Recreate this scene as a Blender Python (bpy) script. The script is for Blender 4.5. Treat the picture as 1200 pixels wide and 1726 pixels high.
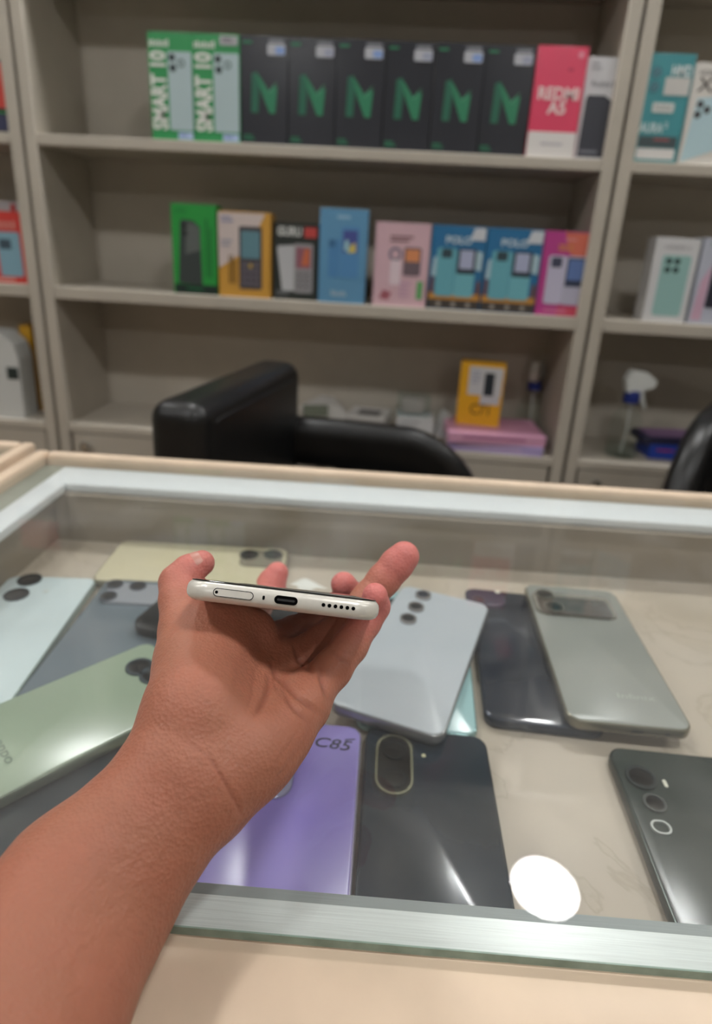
import bpy, bmesh, math, random
import numpy as np
from mathutils import Matrix, Vector

for o in list(bpy.data.objects):
    bpy.data.objects.remove(o, do_unlink=True)
S = bpy.context.scene
COL = S.collection
random.seed(4)

# ------------------------------------------------------------------ camera
CZ = 1.12                                   # camera height above the floor
FPX = 1063.0                                # focal length in pixels (1200 wide frame)
PITCH, ROLL, YAW = 0.3547, 0.0544, 0.0581
PSI = 0.0272                                # the counter's turn against the shelves
def cam_axes():
    cy, sy, cp, sp = math.cos(YAW), math.sin(YAW), math.cos(PITCH), math.sin(PITCH)
    w = Vector((-sy*cp, cy*cp, -sp)); r = Vector((cy, sy, 0)); u = r.cross(w)
    cr, sr = math.cos(ROLL), math.sin(ROLL)
    return r*cr + u*sr, -r*sr + u*cr, w
AR, AU, AW = cam_axes()
EYE = Vector((0, 0, CZ))
cd = bpy.data.cameras.new('camera')
cam = bpy.data.objects.new('camera', cd); COL.objects.link(cam)
cam.matrix_world = Matrix(((AR.x, AU.x, -AW.x, 0), (AR.y, AU.y, -AW.y, 0), (AR.z, AU.z, -AW.z, CZ), (0, 0, 0, 1)))
cd.sensor_fit = 'VERTICAL'; cd.sensor_height = 36; cd.sensor_width = 36
cd.lens = FPX/1726*36
cd.shift_y = -63/1726                       # the photograph's own frame is the upper 1600 rows
cd.clip_start = 0.01
cd.dof.use_dof = True; cd.dof.focus_distance = 0.245; cd.dof.aperture_fstop = 7.2
S.camera = cam
S.view_settings.view_transform = 'Standard'; S.view_settings.look = 'None'
S.view_settings.exposure = 0.3; S.view_settings.gamma = 1.0
S.view_settings.use_curve_mapping = False
W = bpy.data.worlds.new('world'); S.world = W; W.use_nodes = True
W.node_tree.nodes['Background'].inputs[0].default_value = (0.9, 0.95, 1, 1)
W.node_tree.nodes['Background'].inputs[1].default_value = 0.05
LAMP = 74.0                                 # ceiling downlights, see downlight()

# ------------------------------------------------------------------ pixel helpers
def ray(x, y): return AW + AR*((x-600)/FPX) - AU*((y-800)/FPX)
def P(x, y, d): return EYE + ray(x, y)*d
def on_y(x, y, Y): r = ray(x, y); return EYE + r*(Y/r.y)
def pix(p):
    q = p - EYE; z = q.dot(AW)
    return 600+FPX*q.dot(AR)/z, 800-FPX*q.dot(AU)/z, z

# ------------------------------------------------------------------ materials
def lin(c):
    return tuple(((v/255)/12.92 if v/255 <= .04045 else ((v/255+.055)/1.055)**2.4) for v in c) + (1.0,)
MC = {}
def mat(name, rgb, rough=.5, metal=0., noise=0., nscale=20., bump=0., bscale=200., spec=.5, coat=0., emit=0., rgb2=None, stretch=None):
    if name in MC: return MC[name]
    m = bpy.data.materials.new(name); m.use_nodes = True; MC[name] = m
    nt = m.node_tree; b = nt.nodes['Principled BSDF']
    b.inputs['Base Color'].default_value = lin(rgb); b.inputs['Roughness'].default_value = rough
    b.inputs['Metallic'].default_value = metal; b.inputs['Specular IOR Level'].default_value = spec
    b.inputs['Coat Weight'].default_value = coat
    if emit:
        b.inputs['Emission Color'].default_value = lin(rgb); b.inputs['Emission Strength'].default_value = emit
    tc = nt.nodes.new('ShaderNodeTexCoord'); src = tc.outputs['Object']
    if stretch:
        mp = nt.nodes.new('ShaderNodeMapping'); mp.inputs['Scale'].default_value = stretch
        nt.links.new(src, mp.inputs['Vector']); src = mp.outputs['Vector']
    if noise or rgb2:
        n = nt.nodes.new('ShaderNodeTexNoise'); n.inputs['Scale'].default_value = nscale; n.inputs['Detail'].default_value = 5
        nt.links.new(src, n.inputs['Vector'])
        mx = nt.nodes.new('ShaderNodeMix'); mx.data_type = 'RGBA'
        rp = nt.nodes.new('ShaderNodeMapRange'); rp.inputs[1].default_value = .3; rp.inputs[2].default_value = .7
        nt.links.new(n.outputs['Fac'], rp.inputs[0]); nt.links.new(rp.outputs[0], mx.inputs['Factor'])
        c1 = rgb2 or tuple(max(0, v*(1-noise)) for v in rgb)
        mx.inputs['A'].default_value = lin(c1); mx.inputs['B'].default_value = lin(rgb)
        nt.links.new(mx.outputs['Result'], b.inputs['Base Color'])
    if bump:
        n2 = nt.nodes.new('ShaderNodeTexNoise'); n2.inputs['Scale'].default_value = bscale; n2.inputs['Detail'].default_value = 3
        nt.links.new(src, n2.inputs['Vector'])
        bp = nt.nodes.new('ShaderNodeBump'); bp.inputs['Strength'].default_value = bump; bp.inputs['Distance'].default_value = .001
        nt.links.new(n2.outputs['Fac'], bp.inputs['Height']); nt.links.new(bp.outputs['Normal'], b.inputs['Normal'])
    return m
def col(rgb, rough=.45, **k):
    return mat('print_%d_%d_%d_%d' % (*rgb, int(rough*100)), rgb, rough, **k)

def glass_mat(name, tint=(.985, .993, .99, 1), rough=.02, ior=1.5, smudge=False):
    if name in MC: return MC[name]
    m = bpy.data.materials.new(name); m.use_nodes = True; MC[name] = m
    nt = m.node_tree; nt.nodes.clear()
    out = nt.nodes.new('ShaderNodeOutputMaterial'); mx = nt.nodes.new('ShaderNodeMixShader')
    tr = nt.nodes.new('ShaderNodeBsdfTransparent'); tr.inputs[0].default_value = tint
    gl = nt.nodes.new('ShaderNodeBsdfGlossy'); gl.inputs['Roughness'].default_value = rough
    fr = nt.nodes.new('ShaderNodeFresnel'); fr.inputs[0].default_value = ior
    ge = nt.nodes.new('ShaderNodeNewGeometry'); iv = nt.nodes.new('ShaderNodeMath'); iv.operation = 'SUBTRACT'; iv.inputs[0].default_value = 1
    ml = nt.nodes.new('ShaderNodeMath'); ml.operation = 'MULTIPLY'
    nt.links.new(ge.outputs['Backfacing'], iv.inputs[1]); nt.links.new(iv.outputs[0], ml.inputs[0]); nt.links.new(fr.outputs[0], ml.inputs[1])
    nt.links.new(ml.outputs[0], mx.inputs[0]); nt.links.new(tr.outputs[0], mx.inputs[1]); nt.links.new(gl.outputs[0], mx.inputs[2])
    last = mx
    if smudge:                              # rubbed haze and fine scratches on the counter glass
        tc = nt.nodes.new('ShaderNodeTexCoord'); n = nt.nodes.new('ShaderNodeTexNoise')
        n.inputs['Scale'].default_value = 9; n.inputs['Detail'].default_value = 7; n.inputs['Distortion'].default_value = 1.2
        nt.links.new(tc.outputs['Object'], n.inputs['Vector'])
        mr = nt.nodes.new('ShaderNodeMapRange'); mr.inputs[1].default_value = .35; mr.inputs[2].default_value = .8
        mr.inputs[3].default_value = .005; mr.inputs[4].default_value = .06
        nt.links.new(n.outputs['Fac'], mr.inputs[0])
        g2 = nt.nodes.new('ShaderNodeBsdfDiffuse'); g2.inputs[0].default_value = (.78, .78, .78, 1)
        m2 = nt.nodes.new('ShaderNodeMixShader')
        nt.links.new(mr.outputs[0], m2.inputs[0]); nt.links.new(mx.outputs[0], m2.inputs[1]); nt.links.new(g2.outputs[0], m2.inputs[2])
        last = m2
    nt.links.new(last.outputs[0], out.inputs[0])
    return m

M_SHELF = mat('shelf_laminate', (188, 180, 167), .5, noise=.04, nscale=14, bump=.05)
M_WALL = mat('wall_paint', (214, 209, 198), .8, noise=.03, nscale=6, bump=.1, bscale=90)
M_CEIL = mat('ceiling_paint', (228, 226, 220), .85, noise=.02, nscale=5)
M_FLOOR = mat('floor_tile', (178, 170, 158), .3, noise=.12, nscale=7)
M_WOOD = mat('counter_beige', (226, 203, 178), .4, noise=.05, nscale=30, bump=.04)
M_ALU = mat('white_rail', (234, 238, 240), .32, noise=.03, nscale=60, stretch=(1, 40, 40))
M_BRUSH = mat('brushed_aluminium', (222, 228, 226), .3, metal=.1, noise=.08, nscale=40, stretch=(1, 60, 20))
M_CASE = mat('case_lining', (152, 141, 126), .55, noise=.05, nscale=16)
M_LEDGE = mat('ledge_recess_shade', (150, 152, 138), .5, noise=.05)  # ledge wood darkened: the recess shading is put into its colour
M_LIP = mat('grey_lip', (150, 157, 156), .35, noise=.06, nscale=40, stretch=(1, 60, 20))
M_BLACK = mat('black_leather', (17, 17, 18), .36, noise=.25, nscale=30, bump=.25, bscale=260, spec=.45)
M_BPLAST = mat('black_plastic', (20, 20, 22), .4, noise=.1)
M_CHROME = mat('chrome', (200, 200, 198), .18, metal=1., noise=.02)
M_GLASS = glass_mat('counter_glass', smudge=True)
M_GEDGE = mat('glass_edge', (150, 172, 160), .25, noise=.25, nscale=60, rgb2=(112, 132, 120))
M_LENS = mat('lens_glass', (14, 16, 20), .06, noise=.1, coat=1.)

def marble():
    m = mat('marbled_laminate', (205, 191, 168), .42)
    nt = m.node_tree; b = nt.nodes['Principled BSDF']
    tc = nt.nodes.new('ShaderNodeTexCoord')
    n = nt.nodes.new('ShaderNodeTexNoise'); n.inputs['Scale'].default_value = 7; n.inputs['Detail'].default_value = 8; n.inputs['Distortion'].default_value = 1.6
    nt.links.new(tc.outputs['Object'], n.inputs['Vector'])
    cr = nt.nodes.new('ShaderNodeValToRGB'); e = cr.color_ramp.elements
    e[0].position = .36; e[0].color = lin((176, 164, 147)); e[1].position = .62; e[1].color = lin((188, 176, 160))
    v = cr.color_ramp.elements.new(.485); v.color = lin((184, 172, 155))
    v = cr.color_ramp.elements.new(.5); v.color = lin((173, 160, 143))
    v = cr.color_ramp.elements.new(.515); v.color = lin((185, 173, 157))
    nt.links.new(n.outputs['Fac'], cr.inputs[0]); nt.links.new(cr.outputs[0], b.inputs['Base Color'])
    return m
M_MARBLE = marble()

# ------------------------------------------------------------------ object helpers
def link(name, me, m, parent=None, loc=None):
    o = bpy.data.objects.new(name, me); COL.objects.link(o)
    if m and not me.materials: me.materials.append(m)
    if parent: o.parent = parent
    if loc: o.location = loc
    return o
def empty(name, loc=(0, 0, 0), rz=0, label=None, cat=None, group=None):
    o = bpy.data.objects.new(name, None); COL.objects.link(o); o.empty_display_size = .03
    o.location = loc; o.rotation_euler = (0, 0, rz)
    tag(o, label, cat, group)
    return o
def tag(o, label=None, cat=None, group=None, kind=None):
    if label: o['label'] = label
    if cat: o['category'] = cat
    if group: o['group'] = group
    if kind: o['kind'] = kind
    return o
def mesh(verts, faces, smooth=False, name='m'):
    me = bpy.data.meshes.new(name); me.from_pydata([tuple(v) for v in verts], [], faces); me.update()
    if smooth:
        for p in me.polygons: p.use_smooth = True
    return me
def from_bm(bm, smooth=False):
    me = bpy.data.meshes.new('m'); bmesh.ops.recalc_face_normals(bm, faces=bm.faces); bm.to_mesh(me); bm.free()
    if smooth:
        for p in me.polygons: p.use_smooth = True
        try: me.set_sharp_from_angle(angle=math.radians(40))
        except Exception: pass
    return me
def box(x0, x1, y0, y1, z0, z1, bev=0., seg=2):
    bm = bmesh.new(); bmesh.ops.create_cube(bm, size=1)
    for v in bm.verts:
        v.co = Vector(((x0+x1)/2+v.co.x*(x1-x0), (y0+y1)/2+v.co.y*(y1-y0), (z0+z1)/2+v.co.z*(z1-z0)))
    if bev:
        bmesh.ops.bevel(bm, geom=list(bm.edges), offset=bev, segments=seg, profile=.5, affect='EDGES')
    return from_bm(bm, bool(bev))
def rrect(w, l, r, n=6):
    r = min(r, w/2-1e-5, l/2-1e-5); pts = []
    for cx, cy, a0 in ((w/2-r, l/2-r, 0), (-w/2+r, l/2-r, 90), (-w/2+r, -l/2+r, 180), (w/2-r, -l/2+r, 270)):
        for i in range(n+1):
            a = math.radians(a0+90*i/n); pts.append((cx+r*math.cos(a), cy+r*math.sin(a)))
    return pts
def slab(w, l, r, prof, n=6):
    """rounded rectangle swept through (inset, z) rings; capped at both ends"""
    vs, fs = [], []; k = 4*(n+1)
    for ins, z in prof:
        vs += [(x, y, z) for x, y in rrect(w-2*ins, l-2*ins, max(r-ins, .0002), n)]
    for j in range(len(prof)-1):
        for i in range(k):
            a, b = j*k+i, j*k+(i+1) % k; fs.append((a, b, b+k, a+k))
    fs.append(tuple(range(k))[::-1]); fs.append(tuple(range((len(prof)-1)*k, len(prof)*k)))
    me = mesh(vs, fs, True)
    try: me.set_sharp_from_angle(angle=math.radians(38))
    except Exception: pass
    return me
def disc_prof(r, prof, n=24):
    """lathe of (radius, z) about z"""
    vs, fs = [], []
    for rr, z in prof:
        vs += [(rr*math.cos(2*math.pi*i/n), rr*math.sin(2*math.pi*i/n), z) for i in range(n)]
    for j in range(len(prof)-1):
        for i in range(n):
            a, b = j*n+i, j*n+(i+1) % n; fs.append((a, b, b+n, a+n))
    fs.append(tuple(range(n))[::-1]); fs.append(tuple(range((len(prof)-1)*n, len(prof)*n)))
    me = mesh(vs, fs, True)
    try: me.set_sharp_from_angle(angle=math.radians(40))
    except Exception: pass
    return me
def ring(outer, inner, z0, z1):
    """flat band between two closed outlines of equal count, extruded"""
    k = len(outer); vs = [(x, y, z1) for x, y in outer]+[(x, y, z1) for x, y in inner]+[(x, y, z0) for x, y in outer]+[(x, y, z0) for x, y in inner]
    fs = []
    for i in range(k):
        j = (i+1) % k
        fs += [(i, j, k+j, k+i), (2*k+i, 2*k+j, j, i), (k+i, k+j, 3*k+j, 3*k+i)]
    bm = bmesh.new(); me = mesh(vs, fs); bm.from_mesh(me); return from_bm(bm)
def prism(pts, z0, z1):
    k = len(pts); vs = [(x, y, z0) for x, y in pts]+[(x, y, z1) for x, y in pts]
    fs = [tuple(range(k))[::-1], tuple(range(k, 2*k))]+[(i, (i+1) % k, k+(i+1) % k, k+i) for i in range(k)]
    bm = bmesh.new(); bm.from_mesh(mesh(vs, fs)); return from_bm(bm)
def sweep(path, prof, up=Vector((0, 1, 0))):
    """sweep a closed 2-D profile (side, height) along a path lying in a plane with normal 'up'"""
    vs, fs = [], []; k = len(prof)
    for i, p in enumerate(path):
        t = (path[min(i+1, len(path)-1)]-path[max(i-1, 0)]).normalized(); h = t.cross(up).normalized()
        vs += [tuple(p+up*a+h*b) for a, b in prof]
    for j in range(len(path)-1):
        for i in range(k):
            a, b = j*k+i, j*k+(i+1) % k; fs.append((a, b, b+k, a+k))
    fs.append(tuple(range(k))[::-1]); fs.append(tuple(range((len(path)-1)*k, len(path)*k)))
    bm = bmesh.new(); bm.from_mesh(mesh(vs, fs)); return from_bm(bm, True)
def tube(path, rad, n=10):
    vs, fs = [], []
    for i, p in enumerate(path):
        p = Vector(p); t = (Vector(path[min(i+1, len(path)-1)])-Vector(path[max(i-1, 0)])).normalized()
        a = t.orthogonal().normalized() if i == 0 else (a-t*a.dot(t)).normalized()
        b = t.cross(a); r = rad[i] if isinstance(rad, (list, tuple)) else rad
        vs += [tuple(p+(a*math.cos(2*math.pi*q/n)+b*math.sin(2*math.pi*q/n))*r) for q in range(n)]
    for j in range(len(path)-1):
        for i in range(n):
            c, d = j*n+i, j*n+(i+1) % n; fs.append((c, d, d+n, c+n))
    fs.append(tuple(range(n))[::-1]); fs.append(tuple(range((len(path)-1)*n, len(path)*n)))
    bm = bmesh.new(); bm.from_mesh(mesh(vs, fs)); return from_bm(bm, True)
def text_mesh(body, w, h, bold=.0, shear=0., thick=.0003):
    """lettering fitted into w x h, centred, in the XY plane"""
    cu = bpy.data.curves.new('t', 'FONT'); cu.body = body; cu.size = 1; cu.offset = bold; cu.shear = shear; cu.resolution_u = 3
    cu.align_x = 'LEFT'
    o = bpy.data.objects.new('t', cu)
    me = bpy.data.meshes.new_from_object(o)
    bpy.data.objects.remove(o); bpy.data.curves.remove(cu)
    c = np.empty(len(me.vertices)*3); me.vertices.foreach_get('co', c); c = c.reshape(-1, 3)
    mn, mx = c.min(0), c.max(0)
    c[:, 0] = ((c[:, 0]-mn[0])/(mx[0]-mn[0])-.5)*w; c[:, 1] = ((c[:, 1]-mn[1])/(mx[1]-mn[1])-.5)*h; c[:, 2] = thick
    me.vertices.foreach_set('co', c.ravel()); me.update()
    me.materials.clear()
    return me

# ------------------------------------------------------------------ the room
YW = 1.28+.225                              # wall behind the shelves
def struct(name, me, m): return tag(link(name, me, m), kind='structure')
struct('floor', box(-3.2, 3.2, -3.0, YW+.1, -.1, 0), M_FLOOR)
struct('wall_back', box(-3.2, 3.2, YW, YW+.1, 0, 2.22), M_WALL)
struct('wall_left', box(-3.3, -3.2, -3.0, YW+.1, 0, 2.22), M_WALL)
struct('wall_right', box(3.2, 3.3, -3.0, YW+.1, 0, 2.22), M_WALL)
struct('wall_front', box(-3.2, 3.2, -3.1, -3.0, 0, 2.22), M_WALL)
struct('ceiling', box(-3.3, 3.3, -3.1, YW+.1, 2.22, 2.42), M_CEIL)

M_LED = mat('led_diffuser', (251, 251, 250), .5, emit=LAMP)
def downlight(x, y, label):
    d = empty('ceiling_downlight', (x, y, 2.22), 0, label, 'ceiling light', 'round LED downlights in the ceiling')
    n = 32
    o = [(.1*math.cos(2*math.pi*i/n), .1*math.sin(2*math.pi*i/n)) for i in range(n)]
    i_ = [(a*.84, b*.84) for a, b in o]
    link('trim_ring', ring(o, i_, -.012, 0), M_CEIL, d)
    link('diffuser', disc_prof(0, [(.0835, -.009), (.0835, -.001)], 32), M_LED, d)
for x, y, l in ((.477, 1.2, 'round downlight before the shelves whose glare shows on the counter glass'),
                (-.43, 1.2, 'round ceiling downlight in front of the middle shelf unit'),
                (-1.34, 1.2, 'round ceiling downlight in front of the left shelf unit'),
                (1.38, 1.2, 'round ceiling downlight at the far right before the shelves'),
                (-.75, -.02, 'round ceiling downlight over the left end of the counter row'),
                (.35, -.02, 'round ceiling downlight above the middle of the counter row'),
                (1.45, -.02, 'round ceiling downlight over the right end of the counter row'),
                (-1.85, -.02, 'round ceiling downlight far to the left in the counter row'),
                (-.75, -1.6, 'round ceiling downlight in the rear row on the left'),
                (.9, -1.6, 'round ceiling downlight in the rear row on the right')):
    downlight(x, y, l)

# ------------------------------------------------------------------ shelf units
SD = 1.28; S1, S2, S3 = .158+CZ, -.1176+CZ, -.4066+CZ
def shelf_unit(x0, x1, label):
    u = empty('shelf_unit', ((x0+x1)/2, SD, 0), 0, label, 'shelf unit', 'beige laminate shelf units')
    w = (x1-x0)/2-.0035; d = .215; top = .88+CZ; t = .0225
    for s in (-1, 1):
        a, b = sorted((s*w, s*(w-t)))
        link('side_panel', box(a, b, 0, d, 0, top, .0012, 1), M_SHELF, u)
    i = w-t-.0002
    link('back_panel', box(-i, i, d-.008, d, .06, top-.02), M_SHELF, u)
    link('top_panel', box(-i, i, 0, d-.009, top-.022, top), M_SHELF, u)
    for z, tk in ((S3, .018), (S2, .024), (S1, .019), (.4715+CZ, .022)):
        link('shelf', box(-i, i, .001, d-.009, z-tk, z, .0012, 1), M_SHELF, u)
    link('plinth', box(-i, i, .03, .05, 0, .06), M_SHELF, u)
    link('bottom_panel', box(-i, i, .02, d-.009, .06, .078), M_SHELF, u)
    zt = S3-.021
    for k, (a, b) in enumerate(((-i+.006, -.002), (.002, i-.006))):
        dr = link('door', box(a, b, .004, .022, .08, zt, .0012, 1), M_SHELF, u)
        kn = disc_prof(0, [(.004, 0), (.004, .008), (.011, .013), (.0125, .019), (.010, .024), (.004, .026)], 16)
        kn.transform(Matrix.Translation((a+.034, .004, zt-.026)) @ Matrix.Rotation(math.radians(90), 4, 'X'))
        link('knob', kn, M_CHROME, dr)
    return u
XL, XR = -.736, .363
shelf_unit(XL, XR, 'middle beige shelf unit holding two rows of phone boxes')
shelf_unit(XL-1.099, XL, 'left beige shelf unit, only its edge and red boxes in view')
shelf_unit(XR, XR+1.099, 'right beige shelf unit with a teal box and spray bottle')

# ------------------------------------------------------------------ phone cartons
RX90 = Matrix.Rotation(math.radians(90), 4, 'X')
class Carton:
    """standing carton: prints lie on its front face, placed by fractions (0..1) of its width and height"""
    def __init__(s, x0, x1, yf, z, h, dep, rgb, label, cat='phone box', group=None, rz=0, name='phone_box', rough=.38):
        s.w, s.h, s.d = x1-x0-.001, h, dep; s.n = 0
        s.root = empty(name, ((x0+x1)/2, yf+dep/2, z), rz, label, cat, group)
        s.body = link('carton', box(-s.w/2, s.w/2, -dep/2, dep/2, 0, h, .0007, 1), col(rgb, rough), s.root)
    def put(s, name, me, rgb, u, v, rot=0, rough=.4, m=None, parent=None):
        s.n += 1
        me.transform(Matrix.Translation(((u-.5)*s.w, -s.d/2-.0002-.00006*s.n, v*s.h)) @ RX90 @ Matrix.Rotation(math.radians(rot), 4, 'Z'))
        return link(name, me, m or col(rgb, rough), parent or s.root)
    def rect(s, name, u0, v0, u1, v1, rgb, r=.0004, **k):
        return s.put(name, slab((u1-u0)*s.w, (v1-v0)*s.h, r, [(0, 0), (0, .0002)], 3), rgb, (u0+u1)/2, (v0+v1)/2, **k)
    def disc(s, name, u, v, rad, rgb, **k):
        return s.put(name, disc_prof(0, [(rad, 0), (rad, .0002)], 18), rgb, u, v, **k)
    def ring(s, name, u, v, rad, rgb, **k):
        o = [(rad*math.cos(i*math.pi/10), rad*math.sin(i*math.pi/10)) for i in range(20)]
        return s.put(name, ring(o, [(a*.6, b*.6) for a, b in o], 0, .0002), rgb, u, v, **k)
    def text(s, body, u0, v0, u1, v1, rgb, rot=0, bold=.02, name='lettering', shear=0, **k):
        w, h = (u1-u0)*s.w, (v1-v0)*s.h
        if rot in (90, -90): w, h = h, w
        return s.put(name, text_mesh(body, w, h, bold, shear), rgb, (u0+u1)/2, (v0+v1)/2, rot, **k)
    def poly(s, name, pts, rgb, **k):
        return s.put(name, prism([((u-.5)*s.w, (v-.5)*s.h) for u, v in pts], 0, .0002), rgb, .5, .5, **k)
    def bars(s, name, u0, v0, u1, v1, rgb, n=3, vert=False, **k):
        """lines of small print too blurred to read"""
        bm = bmesh.new(); rnd = random.Random(int(u0*1000+v0*777+n))
        W_, H_ = (u1-u0)*s.w, (v1-v0)*s.h
        for i in range(n):
            f = .6+.4*rnd.random()
            if vert: x0, x1, y0, y1 = -W_/2+W_*i/n, -W_/2+W_*(i+.6)/n, -H_/2, -H_/2+H_*f
            else: x0, x1, y0, y1 = -W_/2, -W_/2+W_*f, H_/2-H_*(i+.6)/n, H_/2-H_*i/n
            bm.faces.new([bm.verts.new((x, y, .0002)) for x, y in ((x0, y0), (x1, y0), (x1, y1), (x0, y1))])
        me = bpy.data.meshes.new('m'); bm.to_mesh(me); bm.free()
        return s.put(name, me, rgb, (u0+u1)/2, (v0+v1)/2, **k)
    def handset(s, u0, v0, u1, v1, body, screen, keys=None):
        """printed picture of a keypad phone"""
        b = s.rect('printed_phone', u0, v0, u1, v1, body, r=.004)
        w, h = u1-u0, v1-v0
        s.rect('printed_screen', u0+.1*w, v0+.5*h, u1-.1*w, v1-.07*h, screen, r=.0012, parent=s.root)
        if keys:
            bm = bmesh.new(); W_, H_ = w*s.w*.8, h*s.h*.4
            for r in range(4):
                for c in range(3):
                    x, y = -W_/2+W_*(c+.12)/3, -H_/2+H_*(r+.15)/4
                    bm.faces.new([bm.verts.new((a, d, .0002)) for a, d in ((x, y), (x+W_*.25, y), (x+W_*.25, y+H_*.17), (x, y+H_*.17))])
            me = bpy.data.meshes.new('m'); bm.to_mesh(me); bm.free()
            s.put('printed_keypad', me, keys, (u0+u1)/2, v0+.25*h)

YF = SD+.012
xs = [(-.491, -.409), (-.409, -.323)]
for k, (a, b) in enumerate(xs):
    c = Carton(a, b, YF, S1, .172, .05, (52, 150, 88),
               ('green smartphone box with tall white lettering at the far left of the top row',
                'green smartphone box with a grey sticker in its top corner, beside the black boxes')[k], group='green phone boxes on the top shelf')
    c.bars('print_line', .03, .87, .5, .945, (226, 228, 222), 7, vert=True)
    c.text('SMART 10', .03, .1, .4, .83, (228, 230, 224), rot=90, bold=.035)
    c.rect('printed_phone', .44, .1, .985, .83, (176, 196, 200), r=.003)
    for u, v in ((.54, .775), (.555, .68)): c.disc('printed_lens', u, v, .0062, (48, 62, 64))
    c.ring('printed_lens', .745, .725, .0066, (70, 84, 88))
    c.rect('sticker', .62, .015, .97, .085, (176, 196, 228)); c.bars('print_line', .65, .03, .92, .07, (120, 140, 190), 2)
    if k: c.rect('sticker', .58, .9, .97, .985, (172, 172, 176), r=.002); c.bars('print_line', .64, .92, .9, .965, (110, 108, 116), 2)
nx = np.linspace(-.3225, .198, 7)
N_LAB = ['black phone box with green letter N directly right of the green boxes',
         'second black phone box from the green boxes, green letter N on it',
         'third black box with green N counting from the green boxes',
         'fourth black box with green N counting from the green boxes',
         'black green-lettered phone box with one like it between it and the red box',
         'black phone box with green letter N touching the red box']
for k in range(6):
    c = Carton(nx[k], nx[k+1], YF+.002*(k % 2), S1, .172, .05, (50, 52, 59), N_LAB[k], group='black boxes with a green N', rough=.25)
    g1, g2 = (46, 130, 94), (34, 100, 78)
    c.poly('printed_emblem', [(.22, .3), (.38, .3), (.40, .58), (.36, .68), (.24, .66)], g2)
    c.poly('printed_emblem', [(.33, .66), (.40, .64), (.72, .42), (.74, .3), (.62, .3), (.44, .5)], g1)
    c.poly('printed_emblem', [(.6, .42), (.74, .3), (.78, .56), (.66, .52)], g1)
    c.poly('printed_emblem', [(.42, .62), (.62, .48), (.78, .6), (.6, .5)], (84, 168, 128))
    c.bars('print_line', .05, .91, .32, .95, (36, 120, 84), 1); c.bars('print_line', .06, .03, .34, .09, (34, 110, 80), 2)
    c.rect('sticker', .57, .83, .94, .93, (186, 188, 196), r=.003)
    c.rect('sticker_mark', .74, .84, .93, .905, (132, 160, 214) if k % 2 == 0 else (160, 164, 186), r=.002)
    c.bars('print_line', .6, .93, .92, .965, (150, 152, 160), 1)
c = Carton(.199, .285, YF-.003, S1, .172, .05, (226, 70, 104), 'red smartphone box with white lettering and a white foot', rough=.3)
c.rect('white_band', 0.004, .004, .996, .24, (226, 222, 220))
c.text('REDMI', .1, .53, .93, .645, (240, 214, 214), bold=.03); c.text('A5', .32, .4, .7, .52, (240, 214, 214), bold=.03)
c.bars('print_line', .28, .1, .78, .14, (190, 186, 190), 1); c.bars('print_line', .64, .77, .82, .81, (190, 40, 80), 1)
c.disc('printed_mark', .86, .93, .005, (240, 150, 170))
c = Carton(.2865, .363, YF+.004, S1, .16, .045, (214, 214, 218), 'white phone box with dark phone picture, tucked behind the right post')
c.poly('printed_phone', [(.06, .03), (.98, .03), (.98, .5), (.5, .64), (.12, .64), (.08, .6)], (62, 64, 74))
c.text('Redmi Note', .16, .72, .98, .78, (128, 128, 136), bold=.005); c.bars('print_line', .1, .86, .34, .95, (176, 176, 182), 2)
c.bars('print_line', .1, .05, .8, .1, (120, 122, 132), 1)
c = Carton(.389, .4665, YF, S1, .168, .05, (76, 152, 160), 'teal smartphone box with a white label on the right unit', rough=.3)
for v in (.83, .7): c.disc('printed_lens', .2, v, .0085, (60, 112, 124)); c.ring('printed_lens', .2, v, .0062, (108, 150, 160))
c.text('HMD', .52, .8, .96, .9, (224, 234, 234), bold=.03)
c.rect('sticker', .42, .63, .97, .79, (206, 204, 200)); c.rect('sticker', .24, .47, .72, .56, (214, 216, 212), r=.002)
c.text('NOKIA', .3, .495, .66, .535, (140, 150, 150), bold=.01)
c.text('AURA', .03, .28, .56, .375, (214, 230, 230), bold=.02); c.text('2', .58, .33, .66, .385, (214, 230, 230), bold=.02)
c.rect('dark_band', .06, .145, .93, .25, (70, 84, 88)); c.bars('print_line', .4, .2, .8, .23, (170, 90, 92), 1)
c.rect('sticker', .06, .035, .92, .135, (222, 220, 218), r=.002)
c = Carton(.4685, .55, YF+.001, S1, .157, .05, (222, 218, 212), 'white smartphone box at the right frame edge beside the teal box')
c.text('HONOR', .1, .88, .6, .93, (110, 106, 104), bold=.01); c.text('X5', .1, .72, .62, .86, (92, 84, 80), bold=.01)
c.poly('printed_phone', [(.05, .02), (.16, .66), (.98, .7), (.98, .2)], (184, 212, 220))
for u, v in ((.24, .6), (.22, .5), (.4, .55)): c.disc('printed_lens', u, v, .006, (72, 72, 74))

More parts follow.
